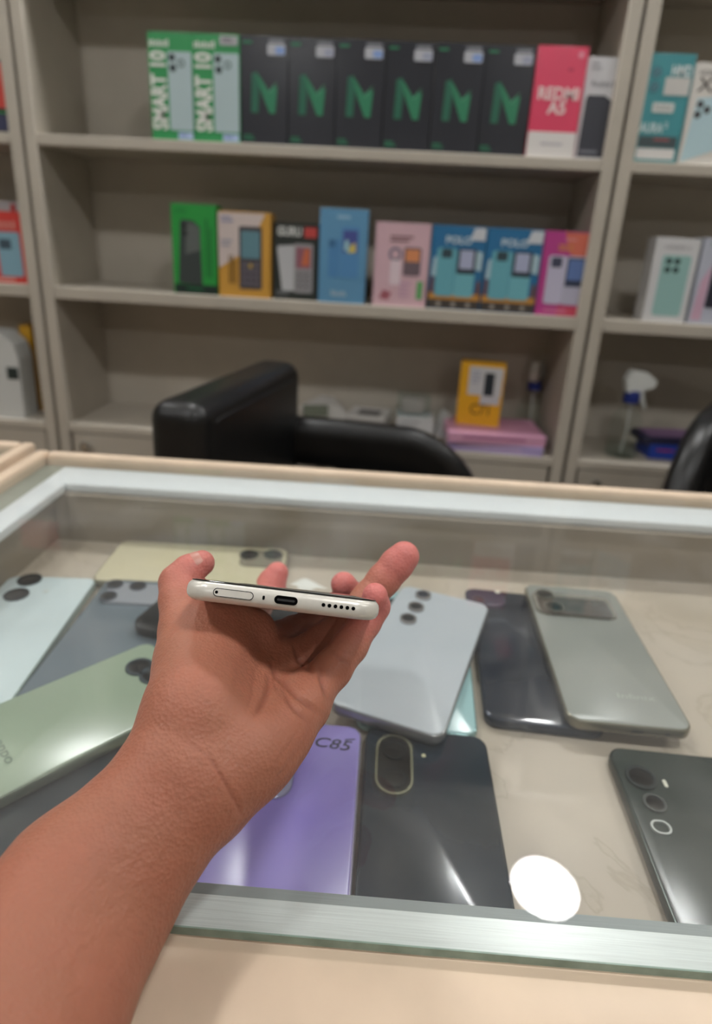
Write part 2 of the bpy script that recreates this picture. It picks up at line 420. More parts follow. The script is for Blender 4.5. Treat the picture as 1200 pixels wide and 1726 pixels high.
# middle row
c = Carton(-.463, -.373, YF, S2, .168, .045, (42, 156, 68), 'bright green phone box with dark phone picture, first of the middle row')
c.rect('dark_band', .03, .004, .997, .11, (24, 44, 40)); c.bars('print_line', .3, .04, .85, .075, (40, 110, 70), 1)
c.poly('printed_phone', [(.12, .12), (.2, .8), (.24, .83), (.5, .82), (.64, .75), (.66, .11)], (58, 66, 66))
c.poly('printed_shine', [(.3, .45), (.34, .8), (.5, .79), (.63, .74), (.64, .5)], (96, 102, 100))
for v in (.76, .68): c.disc('printed_lens', .3, v, .005, (30, 34, 34))
c.bars('print_line', .76, .2, .92, .88, (28, 120, 56), 2, vert=True); c.bars('print_line', .1, .89, .4, .94, (34, 138, 62), 1)
c = Carton(-.3695, -.2655, YF-.003, S2, .158, .05, (206, 154, 64), 'orange and white keypad phone box beside the bright green box')
c.poly('white_panel', [(.005, .34), (.4, .5), (.75, .8), (.9, .99), (.005, .99)], (206, 192, 188))
c.handset(.4, .1, .84, .84, (72, 68, 72), (98, 138, 150), (104, 98, 110))
c.bars('print_line', .2, .16, .36, .52, (120, 88, 36), 3, vert=True); c.bars('print_line', .06, .86, .34, .95, (150, 150, 176), 2)
c.bars('print_line', .05, .58, .32, .68, (160, 158, 170), 2); c.disc('printed_button', .62, .38, .004, (190, 156, 70))
c = Carton(-.262, -.172, YF+.006, S2, .144, .045, (44, 50, 48), 'black keypad phone box with white lettering and red badge')
c.text('GURU', .08, .83, .62, .95, (214, 216, 214), bold=.04); c.rect('red_badge', .68, .82, .96, .95, (200, 74, 72), r=.002)
c.poly('printed_phone_back', [(.2, .12), (.08, .66), (.1, .7), (.5, .72), (.5, .12)], (192, 194, 198))
c.handset(.46, .1, .88, .74, (160, 158, 162), (150, 96, 110), (110, 108, 112))
c.poly('printed_screen_glow', [(.62, .46), (.8, .46), (.8, .68), (.7, .68)], (206, 110, 70)); c.bars('print_line', .06, .04, .4, .12, (110, 112, 116), 2)
c = Carton(-.17, -.0775, YF-.006, S2, .173, .05, (96, 150, 188), 'plain sky-blue phone box, tallest of the middle row')
c.rect('printed_phone_back', .2, .28, .44, .68, (80, 136, 186), r=.004); c.handset(.46, .28, .84, .82, (84, 140, 190), (74, 84, 150), None)
c.poly('printed_screen_glow', [(.52, .58), (.62, .55), (.62, .68), (.54, .68)], (156, 200, 210)); c.poly('printed_screen_glow', [(.62, .54), (.78, .56), (.76, .66), (.64, .62)], (206, 188, 96))
c.bars('print_line', .28, .08, .62, .14, (176, 196, 204), 6, vert=True); c.bars('print_line', .36, .88, .66, .93, (150, 190, 214), 1)
c.rect('printed_lens_block', .2, .6, .34, .68, (60, 108, 150), r=.002)
c = Carton(-.0625, .043, YF, S2, .154, .05, (214, 178, 188), 'pale pink keypad phone box with a small green mark')
c.bars('print_line', .27, .76, .78, .85, (140, 104, 108), 2); c.ring('printed_lens', .38, .63, .013, (132, 122, 140)); c.rect('printed_phone_back', .3, .26, .5, .56, (226, 206, 214), r=.003)
c.handset(.54, .38, .86, .72, (112, 96, 104), (218, 142, 96)); c.rect('green_mark', .82, .1, .93, .32, (96, 168, 100), r=.002)
c.poly('printed_flower', [(.12, .1), (.2, .2), (.36, .16), (.28, .07)], (168, 96, 108)); c.bars('print_line', .5, .1, .74, .3, (200, 160, 182), 4)
for k, (a, b) in enumerate(((.0455, .1485), (.1495, .2555))):
    c = Carton(a, b, YF, S2, .154, .05, (40, 112, 160), ('blue keypad phone box with teal phones, touching the pale pink box',
               'blue keypad phone box with teal phones, touching the magenta box')[k], group='blue boxes with teal phones')
    c.rect('orange_band', .01, .1, .99, .2, (196, 140, 66)); c.rect('dark_band', .01, .01, .99, .12, (66, 60, 56))
    for u in (.22, .5, .78): c.disc('printed_mark', u, .065, .0045, (150, 144, 138))
    c.poly('printed_cloud', [(.03, .4), (.16, .4), (.18, .66), (.06, .62)], (170, 196, 206)); c.poly('printed_cloud', [(.82, .5), (.97, .48), (.97, .7), (.86, .72)], (170, 196, 206))
    c.poly('printed_figure', [(.03, .2), (.1, .2), (.1, .38), (.04, .4)], (112, 70, 66)); c.poly('printed_figure', [(.9, .2), (.98, .2), (.97, .36), (.91, .36)], (112, 74, 66))
    c.rect('printed_phone_back', .12, .16, .47, .74, (104, 172, 186), r=.005); c.rect('printed_phone', .48, .16, .85, .74, (112, 180, 192), r=.005)
    c.rect('printed_lens_block', .2, .62, .4, .73, (52, 72, 80), r=.003); c.rect('printed_screen_bezel', .5, .44, .85, .74, (40, 52, 62), r=.003)
    c.rect('printed_screen', .55, .5, .8, .72, (172, 178, 206), r=.001)
    c.text('POLO', .26, .79, .74, .88, (196, 214, 224), bold=.03)
    c.poly('sticker', [(.7, .84), (.78, .985), (.985, .985), (.985, .84)], (206, 210, 216))
c = Carton(.2565, .349, YF, S2, .154, .05, (186, 64, 140), 'magenta keypad phone box at the end of the middle row')
c.poly('orange_panel', [(.4, .99), (.55, .74), (.99, .66), (.99, .99)], (214, 112, 92)); c.rect('red_band', .45, .01, .99, .12, (200, 74, 96))
c.rect('printed_phone_back', .14, .14, .5, .72, (196, 192, 214), r=.005); c.rect('printed_phone', .5, .14, .96, .72, (184, 182, 202), r=.005)
c.rect('printed_lens_block', .2, .58, .42, .7, (66, 70, 92), r=.003); c.rect('printed_screen_bezel', .53, .36, .94, .7, (50, 60, 84), r=.002)
c.rect('printed_screen', .56, .44, .92, .68, (96, 122, 176), r=.001); c.bars('print_line', .3, .76, .72, .85, (210, 130, 80), 2)
c.bars('print_line', .42, .88, .74, .92, (226, 150, 150), 1); c.bars('print_line', .16, .03, .85, .08, (212, 120, 160), 1)
c = Carton(.462, .543, YF, S2, .153, .05, (212, 212, 214), 'white smartphone box with mint phone picture, middle shelf on the right')
c.rect('printed_phone', .2, .08, .86, .8, (150, 190, 186), r=.005)
for u, v in ((.36, .73), (.55, .73), (.36, .63), (.55, .63)): c.disc('printed_lens', u, v, .0058, (44, 66, 62))
c.text('HONOR X', .22, .87, .8, .91, (150, 148, 150), bold=.005)
c = Carton(.548, .632, YF, S2, .156, .05, (186, 190, 204), 'pale phone box with dark picture cut by the right frame edge')
c.rect('printed_phone', .3, .2, .9, .82, (40, 40, 54), r=.004); c.poly('printed_glow', [(.05, .05), (.28, .05), (.28, .7), (.1, .5)], (206, 168, 190)); c.bars('print_line', .15, .9, .6, .95, (130, 160, 136), 1)

# left unit, at the frame edge
c = Carton(-.862, -.7665, YF, S2, .137, .05, (206, 66, 60), 'red keypad phone box with pale blue phone picture on the left unit')
c.rect('printed_phone', .42, .1, .92, .72, (132, 172, 190), r=.004); c.rect('printed_lens_block', .46, .48, .72, .62, (66, 84, 96), r=.002)
c.bars('print_line', .34, .76, .9, .9, (214, 140, 130), 5, vert=True); c.bars('print_line', .3, .03, .8, .07, (232, 190, 180), 1)
c = Carton(-.962, -.8635, YF, S2, .137, .05, (200, 62, 58), 'red phone box further out on the left unit, mostly outside the frame')
c.rect('printed_phone', .42, .1, .97, .7, (168, 190, 204), r=.004); c.bars('print_line', .2, .78, .8, .9, (226, 150, 140), 1)
c = Carton(-.93, -.80, YF+.06, S2, .157, .05, (176, 178, 180), 'pale grey box standing behind the red boxes on the left unit')
c.rect('red_mark', .84, .86, .92, .97, (190, 60, 60))
c = Carton(-.865, -.7655, YF, S1, .12, .05, (40, 42, 48), 'red and black phone box on the top shelf of the left unit')
c.rect('red_panel', .01, .34, .99, .96, (206, 74, 66)); c.rect('green_line', .02, .27, .98, .295, (60, 150, 84)); c.rect('dark_panel', .01, .03, .99, .25, (58, 62, 92))
c = Carton(-.842, -.815, YF+.066, S3, .195, .085, (206, 156, 40), 'yellow phone box standing on the lowest shelf of the left unit')
c.rect('dark_band', .1, .02, .9, .1, (90, 70, 30))
r = empty('white_packet', (-.872, SD+.04, S3), 0, 'white packet with sloping corner and black label on the left unit', 'packet')
pk = prism([(-.06, 0), (.058, 0), (.060, .133), (.053, .163), (.026, .187), (-.06, .19)], -.028, .028); pk.transform(RX90)
link('packet', pk, col((206, 208, 206)), r)
lb = box(.032, .057, -.0292, -.0282, .088, .114); link('label', lb, col((40, 52, 50)), r)

# lowest shelf, middle unit
c = Carton(.118, .318, SD+.008, S3, .02, .13, (176, 160, 206), 'lilac flat box at the bottom of the pile under the yellow box', name='flat_box', cat='box', rz=math.radians(-3))
c.bars('print_line', .1, .3, .8, .7, (210, 180, 214), 1)
c = Carton(.112, .316, SD+.004, S3+.0205, .022, .14, (214, 158, 186), 'pink flat box on top of the lilac box', name='flat_box', cat='box', rz=math.radians(2))
c.bars('print_line', .15, .3, .9, .7, (176, 112, 150), 1)
tp = box(-.09, .09, -.05, .05, .0221, .0223); link('printed_lid', tp, col((208, 150, 178)), c.root)
c = Carton(.134, .228, SD+.062, S3+.043, .135, .045, (232, 172, 40), 'yellow phone box standing on the pink flat boxes', rz=math.radians(-6))
c.rect('white_panel', .2, .5, .96, .95, (206, 206, 208)); c.rect('printed_phone', .56, .42, .78, .86, (40, 48, 56), r=.002)
c.text('C71', .3, .18, .74, .36, (120, 84, 30), bold=.01); c.rect('white_panel', .5, .36, .94, .5, (200, 200, 204)); c.bars('print_line', .26, .66, .5, .88, (176, 178, 190), 4)
r = empty('paper_carton', (-.165, SD+.12, S3), math.radians(14), 'crumpled white open carton right beside the black chair back', 'carton')
me = prism([(-.055, 0), (.045, 0), (.055, .035), (.03, .06), (.0, .064), (-.05, .04)], -.04, .04); me.transform(RX90); link('body', me, col((208, 206, 202)), r)
link('open_flap', box(-.05, .005, -.046, -.042, .036, .062), col((120, 126, 112)), r)
r = empty('leaflet_pile', (-.062, SD+.115, S3), math.radians(-8), 'low pile of grey and white leaflets left of the clear box', 'leaflets')
for k in range(6):
    q = link('leaflet', box(-.045+.002*(k % 3), .045+.002*(k % 2), -.045, .045, .0072*k, .0072*k+.0068), col(((196, 192, 188), (150, 146, 144), (206, 204, 200))[k % 3]), r)
link('printed_cover', box(-.02, .03, -.03, .02, .0432, .0434), col((110, 108, 108)), r)
c = Carton(.004, .088, SD+.09, S3, .044, .07, (206, 206, 206), 'white box lying under the clear plastic box', name='flat_box', cat='box'); c.bars('print_line', .1, .15, .7, .85, (176, 178, 180), 3)
r = empty('clear_plastic_box', (.04, SD+.125, S3+.0443), 0, 'small clear plastic box with pale insert on the white box', 'plastic box')
link('shell', box(-.037, .037, -.03, .03, 0, .045, .002), glass_mat('clear_plastic', (.9, .95, .95, 1), .05, 1.25), r)
link('insert', box(-.026, .024, -.012, .012, .003, .036, .001), col((176, 166, 160)), r)
r = empty('loose_card', (.102, SD+.12, S3), math.radians(20), 'white folded card leaning beside the white box', 'card')
me = prism([(-.014, 0), (.014, 0), (.02, .052), (.014, .056)], -.02, .02); me.transform(RX90); link('card', me, col((200, 200, 198)), r)

M_PET = glass_mat('bottle_plastic', (.95, .97, .96, 1), .08, 1.33)
def spray(x, y, z, rz, label, s=1.):
    r = empty('spray_bottle', (x, y, z), rz, label, 'spray bottle', 'clear spray bottles with white triggers')
    link('bottle', disc_prof(0, [(.030*s, .0), (.033*s, .003), (.033*s, .07*s), (.030*s, .085*s), (.014*s, .112*s), (.0125*s, .125*s)], 24), M_PET, r)
    link('liquid', disc_prof(0, [(.028*s, .003), (.030*s, .006), (.030*s, .028*s), (.0298*s, .029*s)], 24), glass_mat('cleaning_liquid', (.93, .96, .95, 1), .02, 1.33), r)
    link('collar', disc_prof(0, [(.0165*s, .118*s), (.0165*s, .138*s), (.012*s, .143*s)], 18), col((34, 52, 128)), r)
    hd = prism([(-.016*s, .140*s), (.006*s, .140*s), (.040*s, .152*s), (.043*s, .166*s), (.02*s, .182*s), (-.012*s, .186*s), (-.022*s, .165*s)], -.0095*s, .0095*s)
    hd.transform(RX90); link('spray_head', hd, col((224, 226, 222)), r)
    tg = prism([(.012*s, .145*s), (.020*s, .147*s), (.030*s, .118*s), (.034*s, .104*s), (.028*s, .106*s), (.018*s, .122*s)], -.005*s, .005*s)
    tg.transform(RX90); link('trigger', tg, col((214, 216, 212)), r)
    link('dip_tube', tube([(0, 0, .006), (.004, 0, .06*s), (0, 0, .118*s)], .0018, 6), col((210, 214, 212)), r)
spray(.347-.034, SD+.172, S3, math.radians(60), 'clear spray bottle beside the yellow box on the middle unit', .92)
spray(.492, SD+.06, S3, math.radians(8), 'clear spray bottle at the left end of the right unit')
c = Carton(.548, .66, SD+.05, S3, .032, .08, (36, 70, 176), 'blue flat box with red print under the dark tray', name='flat_box', cat='box')
c.bars('print_line', .12, .5, .5, .7, (176, 60, 90), 1)
r = empty('dark_tray', (.60, SD+.09, S3+.0323), math.radians(5), 'dark blue tray with lilac top lying on the blue box', 'tray')
link('tray', slab(.15, .08, .015, [(.004, 0), (0, .006), (0, .012), (.003, .016)]), col((40, 40, 70)), r)
link('lilac_card', slab(.12, .06, .008, [(0, .0162), (0, .0185)]), col((150, 118, 160)), r)

# ------------------------------------------------------------------ chairs behind the counter
def chair(x, y, rz, label, lift=0., yaw_back=0., reach=.22):
    """x,y: middle of the backrest; the chair faces its local +x"""
    ch = empty('office_chair', (x, y, 0), rz, label, 'chair', 'black padded office chairs')
    zt = CZ-.2055+lift; za = CZ-.305+lift; zs = za-.2
    bk = box(-.042, .042, -.185, .185, zt-.44, zt, .027, 5)
    bk.transform(Matrix.Rotation(yaw_back, 4, 'Z'))
    b = link('backrest', bk, M_BLACK, ch)
    link('piping', tube([Matrix.Rotation(yaw_back, 3, 'Z') @ Vector(q) for q in ((.0405, -.15, zt-.03), (.0425, -.14, zt-.026), (.0425, .14, zt-.026), (.0405, .15, zt-.03))], .0022, 8), M_BPLAST, b)
    prof = [(a*.052, h*.09) for a, h in rrect(1, 1, .36, 4)]
    for s in (-1, 1):
        yy = s*.165
        path = [Vector((.035, yy, za-.045))]
        path += [Vector((.04+reach*i/6, yy, za-.045-.004*(i/6)**2)) for i in range(1, 7)]
        for i in range(1, 13):
            a = math.radians(90*i/12); path.append(Vector((.035+reach+.135*math.sin(a), yy, za-.049-.19*(1-math.cos(a)))))
        link('armrest', sweep(path, prof), M_BLACK, ch)
        link('arm_support', box(.14, .18, yy-.012, yy+.012, zs-.04, za-.088, .004), M_BPLAST, ch)
    link('seat', box(.02, .36, -.185, .185, zs-.07, zs, .03, 4), M_BLACK, ch)
    link('seat_pan', box(.06, .36, -.13, .13, zs-.09, zs-.071), M_BPLAST, ch)
    link('gas_column', disc_prof(0, [(.028, .09), (.028, .25), (.018, .251), (.018, zs-.09)], 16), M_CHROME, ch, (.21, 0, 0))
    for k in range(5):
        a = math.radians(72*k+20); dx, dy = math.cos(a), math.sin(a)
        link('base_leg', tube([(.21+dx*.02, dy*.02, .1), (.21+dx*.12, dy*.12, .085), (.21+dx*.2, dy*.2, .07)], [.02, .017, .012], 8), M_BPLAST, ch)
        w = disc_prof(0, [(.02, -.01), (.024, -.006), (.024, .006), (.02, .01)], 14)
        w.transform(Matrix.Translation((.21+dx*.2, dy*.2, .0245)) @ Matrix.Rotation(a, 4, 'Z') @ RX90)
        link('caster', w, M_BPLAST, ch)
    return ch
chair(-.247, .94, math.radians(-2), 'black leather chair standing sideways behind the glass counter', yaw_back=math.radians(-9))
chair(.755, 1.10, math.radians(-125), 'black chair cut by the right frame edge behind the counter', lift=.075, reach=.13)

# ------------------------------------------------------------------ glass display counter
CP, SP = math.cos(PSI), math.sin(PSI)
def cw(u, v, z): return Vector((u*CP-v*SP, u*SP+v*CP, z))
def to_cnt(p): return (p.x*CP+p.y*SP, -p.x*SP+p.y*CP)
ZG = CZ-.2266; ZF = CZ-.287
def counter(u0, u1, v0, v1, label, dz=0., group='glass-topped display counters'):
    uc, vc = (u0+u1)/2, (v0+v1)/2; zg, zf = ZG+dz, ZF+dz
    r = empty('display_counter', cw(uc, vc, 0), PSI, label, 'counter', group)
    def part(name, a, b, c, d, e, f, m, bev=0, parent=None):
        return link(name, box(a-uc, b-uc, c-vc, d-vc, e, f, bev), m, parent or r)
    zr = zg-.0043                                      # top of what carries the glass
    g = part('glass_top', u0+.0145, u1-.0145, v0, v1-.0145, zg-.004, zg, M_GLASS)
    part('polished_edge', u0+.0145, u1-.0145, v0-.0006, v0-.00005, zg-.004, zg-.0002, M_GEDGE, parent=g)
    part('frame_bead', u0+.0145, u1-.0145, v1-.014, v1, zg-.03, zg+.004, M_WOOD, .004)
    part('frame_bead', u0, u0+.014, v0, v1, zg-.03, zg+.004, M_WOOD, .004)
    part('frame_bead', u1-.014, u1, v0, v1, zg-.03, zg+.004, M_WOOD, .004)
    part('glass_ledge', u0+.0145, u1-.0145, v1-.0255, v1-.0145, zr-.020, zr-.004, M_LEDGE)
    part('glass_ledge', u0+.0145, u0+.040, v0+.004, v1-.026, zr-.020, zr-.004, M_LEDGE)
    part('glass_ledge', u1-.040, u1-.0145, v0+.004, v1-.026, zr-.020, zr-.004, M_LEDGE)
    part('white_rail', u0+.0405, u1-.0405, v1-.070, v1-.026, zr-.008, zr, M_ALU, .0008)
    part('white_rail', u0+.0405, u0+.0627, v0+.021, v1-.0705, zr-.008, zr, M_ALU, .0008)
    part('white_rail', u1-.0627, u1-.0405, v0+.021, v1-.0705, zr-.008, zr, M_ALU, .0008)
    def rail(name, pts, m):
        fr = prism([(v0+a-vc, zr+b) for a, b in pts], u0+.0425-uc, u1-.0425-uc)
        fr.transform(Matrix(((0, 0, 1, 0), (1, 0, 0, 0), (0, 1, 0, 0), (0, 0, 0, 1)))); return link(name, fr, m, r)
    fr = rail('front_rail', [(.002, 0), (.0146, 0), (.0146, -.006), (.002, -.006)], M_BRUSH)
    rail('rail_lip', [(.0147, -.0006), (.0198, -.0012), (.0198, -.006), (.0147, -.006)], M_LIP)
    part('front_ledge', u0+.001, u1-.001, v0-.035, v0+.0018, zr-.030, zr-.0005, M_WOOD, .003)
    part('lining', u0+.046, u1-.046, v1-.077, v1-.070, zf+.0002, zr-.0082, M_CASE)
    part('lining', u0+.046, u0+.053, v0+.0085, v1-.0775, zf+.0002, zr-.0082, M_CASE)
    part('lining', u1-.053, u1-.046, v0+.0085, v1-.0775, zf+.0002, zr-.0082, M_CASE)
    part('display_floor', u0+.04, u1-.04, v0+.0083, v1-.06, zf-.015, zf, M_MARBLE)
    part('front_panel', u0+.001, u1-.001, v0+.0025, v0+.008, .05, zr-.0062, M_CASE)
    part('side_panel', u0+.001, u0+.017, v0+.009, v1-.001, .05, zg-.0305, M_WOOD)
    part('side_panel', u1-.017, u1-.001, v0+.009, v1-.001, .05, zg-.0305, M_WOOD)
    part('back_panel', u0+.0175, u1-.0175, v1-.016, v1-.001, .05, zg-.0305, M_WOOD)
    part('plinth', u0+.03, u1-.03, v0+.04, v1-.03, 0, .049, M_BPLAST)
    return r
counter(-.356, .95, .149, .617, 'beige-framed glass display counter with loose phones laid inside')
counter(-1.66, -.3655, .17, .632, 'second beige-framed glass counter, only its corner shows at the left edge', dz=.002)

# ------------------------------------------------------------------ phones in the case
class Phone:
    def __init__(s, u, v, rot, z, back, frame, label, L=.162, Wd=.0755, rc=.009, rough=.22, back2=None, tilt=(0, 0)):
        s.z = z; s.rz = PSI+math.radians(rot); p = cw(u, v, z); s.p = p
        s.r = empty('smartphone', p, s.rz, label, 'phone', 'phones laid out in the glass counter')
        s.T = .0082
        link('body', slab(Wd, L, rc, [(.0016, 0), (.0003, .0012), (0, .003), (0, .006), (.0005, .0073), (.0014, .0078)]), mat('frame_%d_%d_%d' % frame, frame, .25, metal=.6, noise=.05), s.r)
        nm = 'back_%d_%d_%d' % back
        link('back_panel', slab(Wd-.0024, L-.0024, rc-.001, [(0, .0077), (.0002, .008), (.0008, .0082)]), mat(nm, back, rough, noise=.06, nscale=12, rgb2=back2, spec=.6), s.r)
    def at(s, px, py, dz=.0082):
        r = ray(px, py); t = (s.z+dz-CZ)/r.z; q = EYE+r*t-s.p
        c, n = math.cos(-s.rz), math.sin(-s.rz)
        return (q.x*c-q.y*n, q.x*n+q.y*c)
    def island(s, xy, w, l, r, rgb, h=.0016, rough=.25, metal=.3, name='camera_island'):
        me = slab(w, l, r, [(0, .0081), (0, .0081+h*.6), (.0006, .0081+h)])
        s.h = .0081+h
        return link(name, me, mat('island_%d_%d_%d' % rgb, rgb, rough, metal=metal, noise=.05), s.r, (xy[0], xy[1], 0))
    def lens(s, xy, rad, rim=(120, 122, 124), base=.0081, parent=None, squash=1., h=.0012):
        n = 24
        o = [(rad*math.cos(2*math.pi*i/n), rad*squash*math.sin(2*math.pi*i/n)) for i in range(n)]
        i_ = [(a*.78, b*.78) for a, b in o]
        l = link('lens_ring', ring(o, i_, base, base+h), mat('rim_%d_%d_%d' % rim, rim, .25, metal=.7, noise=.05), s.r, (xy[0], xy[1], 0))
        me = disc_prof(0, [(rad*.785, base), (rad*.78, base+h*.6), (rad*.5, base+h*.7)], n)
        link('lens', me, M_LENS, l)
    def flash(s, xy, rad, base=.0081, rgb=(226, 222, 206)):
        link('flash', disc_prof(0, [(rad, base), (rad, base+.0004)], 14), col(rgb, .3), s.r, (xy[0], xy[1], 0))
    def text(s, body, xy, w, h, rgb, rot=0, bold=.0, shear=0.):
        me = text_mesh(body, w, h, bold, shear, .0084); me.transform(Matrix.Rotation(math.radians(rot), 4, 'Z'))
        link('lettering', me, col(rgb, .35), s.r, (xy[0], xy[1], 0))
F0 = ZF+.0003; F1 = F0+.0085; F2 = F1+.0085
p = Phone(-.1545, .4962, -88, F0, (206, 197, 166), (170, 162, 136), 'cream phone lying crosswise at the back of the case', L=.160)
p.island(p.at(441, 943), .030, .038, .008, (150, 142, 122))
for q in ((420, 938), (460, 938)): p.lens(p.at(*q), .0085, (96, 92, 84), base=.0097)
p = Phone(-.2575, .3765, 4.5, F0, (206, 220, 222), (176, 196, 190), 'white phone with two dark lenses at the left of the case', Wd=.073)
for q in ((50, 978), (28, 1003)): p.lens(p.at(*q), .0095, (70, 76, 80))
p.flash(p.at(78, 997), .002, rgb=(190, 196, 190))
p = Phone(-.181, .381, 1.5, F0, (104, 116, 124), (84, 92, 98), 'slate grey phone with a big silver camera block', Wd=.074)
p.island(p.at(237, 1004), .056, .030, .007, (168, 172, 180), h=.0025)
for q in ((194, 990), (183, 1010), (233, 993)): p.lens(p.at(*q), .0068, (110, 114, 124), base=.0106)
p.island(p.at(222, 1016), .0045, .005, .001, (190, 194, 200), name='flash')
p = Phone(-.088, .400, 75, F1, (24, 27, 30), (36, 38, 42), 'black phone mostly hidden behind the hand', L=.155, Wd=.073, rc=.012)
p.island((-.018, .058), .03, .03, .012, (20, 22, 25))
p = Phone(-.171, .2305, 0, F0, (44, 52, 58), (60, 66, 70), 'black phone under the pale green phone, near the forearm', L=.142, Wd=.074, rough=.12)
p.flash((0, .06), .002)
p = Phone(-.1775, .2838, -42.5, F1, (154, 170, 148), (144, 158, 140), 'pale green phone lying diagonally at lower left', Wd=.0735)
p.lens(p.at(235, 1125), .0088, (84, 96, 104)); p.lens((.0, .064), .0088, (84, 96, 104))
p.text('oppo', p.at(2, 1268), .022, .0058, (112, 128, 112), rot=0, bold=.01)
p = Phone(-.0355, .2345, -.5, F0, (158, 146, 206), (178, 170, 200), 'lilac phone with handwriting, in front beside the wrist', L=.151, back2=(132, 116, 190))
p.island(p.at(466, 1288), .022, .048, .010, (178, 178, 206), h=.0018); p.lens((p.at(466, 1288)[0], p.at(466, 1288)[1]+.011), .0085, (150, 150, 180), base=.0099); p.lens((p.at(466, 1288)[0], p.at(466, 1288)[1]-.011), .0085, (150, 150, 180), base=.0099)
p.text('C85', p.at(562, 1254), .0215, .0078, (46, 42, 60), rot=-5, bold=.008, shear=.2); p.text('-', p.at(590, 1247), .006, .0009, (52, 48, 66), rot=10, bold=.02)
p = Phone(.0405, .2345, -.8, F0, (32, 45, 56), (48, 58, 66), 'dark grey phone with oval ringed camera, in front of the mint phone', L=.151, Wd=.073, rough=.17, back2=(25, 37, 48))
ov = p.at(664, 1290)
o = rrect(.0215, .044, .0107, 8); link('camera_ring', ring(o, [(a*.86, b*.93) for a, b in o], .0081, .0102), mat('brass_ring', (150, 150, 128), .25, metal=.8, noise=.1), p.r, (*ov, 0))
link('camera_glass', slab(.0185, .0405, .009, [(0, .0081), (0, .0092)]), M_LENS, p.r, (*ov, 0)); p.flash(p.at(714, 1274), .0013, rgb=(190, 186, 150))
for d in (.010, -.010): p.lens((ov[0], ov[1]+d), .0068, (40, 44, 46), base=.0092, h=.0006)
p = Phone(.0405, .3915, -3.5, F0, (158, 196, 198), (150, 186, 186), 'mint blue phone lying under the silver phone', Wd=.0765)
for q in ((664, 1018), (655, 1042)): p.lens(p.at(*q), .0072, (90, 110, 120))
p = Phone(.0400, .3825, -18.3, F1, (186, 192, 198), (168, 170, 172), 'silver phone with three lenses in a row, atop the mint phone', Wd=.0745, L=.161, rough=.3, back2=(176, 184, 190))
for q in ((713, 1005), (701, 1025), (688, 1045)): p.lens(p.at(*q), .0064, (176, 170, 166), h=.0022)
p = Phone(.1225, .4035, -3.3, F0, (36, 43, 54), (50, 58, 72), 'glossy black phone between the silver and the grey phone', Wd=.076, rough=.1)
p.island(p.at(818, 1008), .034, .024, .009, (70, 78, 92), h=.0014); p.lens(p.at(806, 1014), .0055, (120, 124, 134), base=.0095); p.flash(p.at(838, 1000), .0022, base=.0095)
p = Phone(.1705, .4015, -1.8, F1, (150, 152, 146), (140, 136, 120), 'grey metallic phone with a wide camera block, rightmost at the back', L=.167, Wd=.0765, rough=.28, back2=(134, 138, 132))
p.island(p.at(966, 1022), .064, .032, .007, (156, 152, 142), h=.0022); link('camera_glass', slab(.057, .026, .005, [(0, .0102), (.0003, .0108)]), mat('smoked_glass', (92, 84, 78), .08, noise=.1, coat=1.), p.r, (*p.at(968, 1022, .0106), 0))
for q in ((918, 1003), (934, 1024)): p.lens(p.at(*q, .0108), .0075, (150, 146, 136), base=.0108)
p.text('Infinix', p.at(1072, 1175), .024, .0048, (178, 180, 174), bold=.0)
link('charge_port', box(-.0035+.004, .0035+.004, -.0836, -.0833, .003, .005), M_BPLAST, p.r); link('audio_jack', box(.021, .0235, -.0836, -.0833, .003, .005), M_BPLAST, p.r)
p = Phone(.1865, .2335, -1.9, F0, (56, 64, 60), (58, 66, 62), 'dark green phone at the right edge with stacked lenses', L=.149, Wd=.0765, back2=(46, 54, 50))
p.lens(p.at(1080, 1312), .0085, (60, 66, 66)); p.lens(p.at(1103, 1355), .0062, (96, 100, 98)); 
o = rrect(.0105, .0085, .0042, 6); link('camera_ring', ring(o, [(a*.78, b*.78) for a, b in o], .0081, .0092), mat('pale_ring', (190, 194, 190), .3, metal=.4, noise=.05), p.r, (*p.at(1114, 1396), 0))
link('flash', slab(.002, .0052, .0009, [(0, .0081), (0, .0086)]), col((214, 212, 196), .3), p.r, (*p.at(1121, 1321), 0))
r = empty('white_card', cw(-.052, .449, F0), PSI+math.radians(52), 'small white card lying behind the held phone', 'card')
link('card', slab(.070, .066, .004, [(0, 0), (0, .0012)]), col((228, 228, 222), .35), r)
link('printed_dot', disc_prof(0, [(.0022, .0012), (.0022, .0014)], 14), col((180, 182, 178), .35), r, (-.015, -.018, 0))

# ------------------------------------------------------------------ the phone held up to the camera
HW, HL, HT = .0750, .156, .0079
hx = (P(643, 1030, .236)-P(303, 989, .236)).normalized()
hn = P(473, 1011, .2355)
hy = (P(452, 992, .389)-hn); hy = (hy-hx*hy.dot(hx)).normalized(); hz = hx.cross(hy)
hc = hn+hy*(HL/2)-hz*(HT/2)
hp = empty('smartphone', hc, 0, 'silver phone held in the hand, its charging port facing the viewer', 'phone')
hp.matrix_world = Matrix(((hx.x, hy.x, hz.x, hc.x), (hx.y, hy.y, hz.y, hc.y), (hx.z, hy.z, hz.z, hc.z), (0, 0, 0, 1)))
M_SILV = mat('silver_frame', (228, 224, 215), .32, metal=.25, noise=.03, nscale=300)
pr = [(.0034, .0), (.0022, .0003), (.0010, .0010), (.0003, .0020), (0, .0032), (0, .0047), (.0003, .0059), (.0010, .0068), (.0016, .0073), (.0022, .0075)]
body = link('frame', slab(HW, HL, .0105, pr, 10), M_SILV, hp)
link('screen', slab(HW-.0036, HL-.0036, .0088, [(0, .0074), (.0002, .0077), (.0007, .0079)], 10), mat('screen_glass', (10, 11, 13), .05, noise=.1, coat=1.), hp)
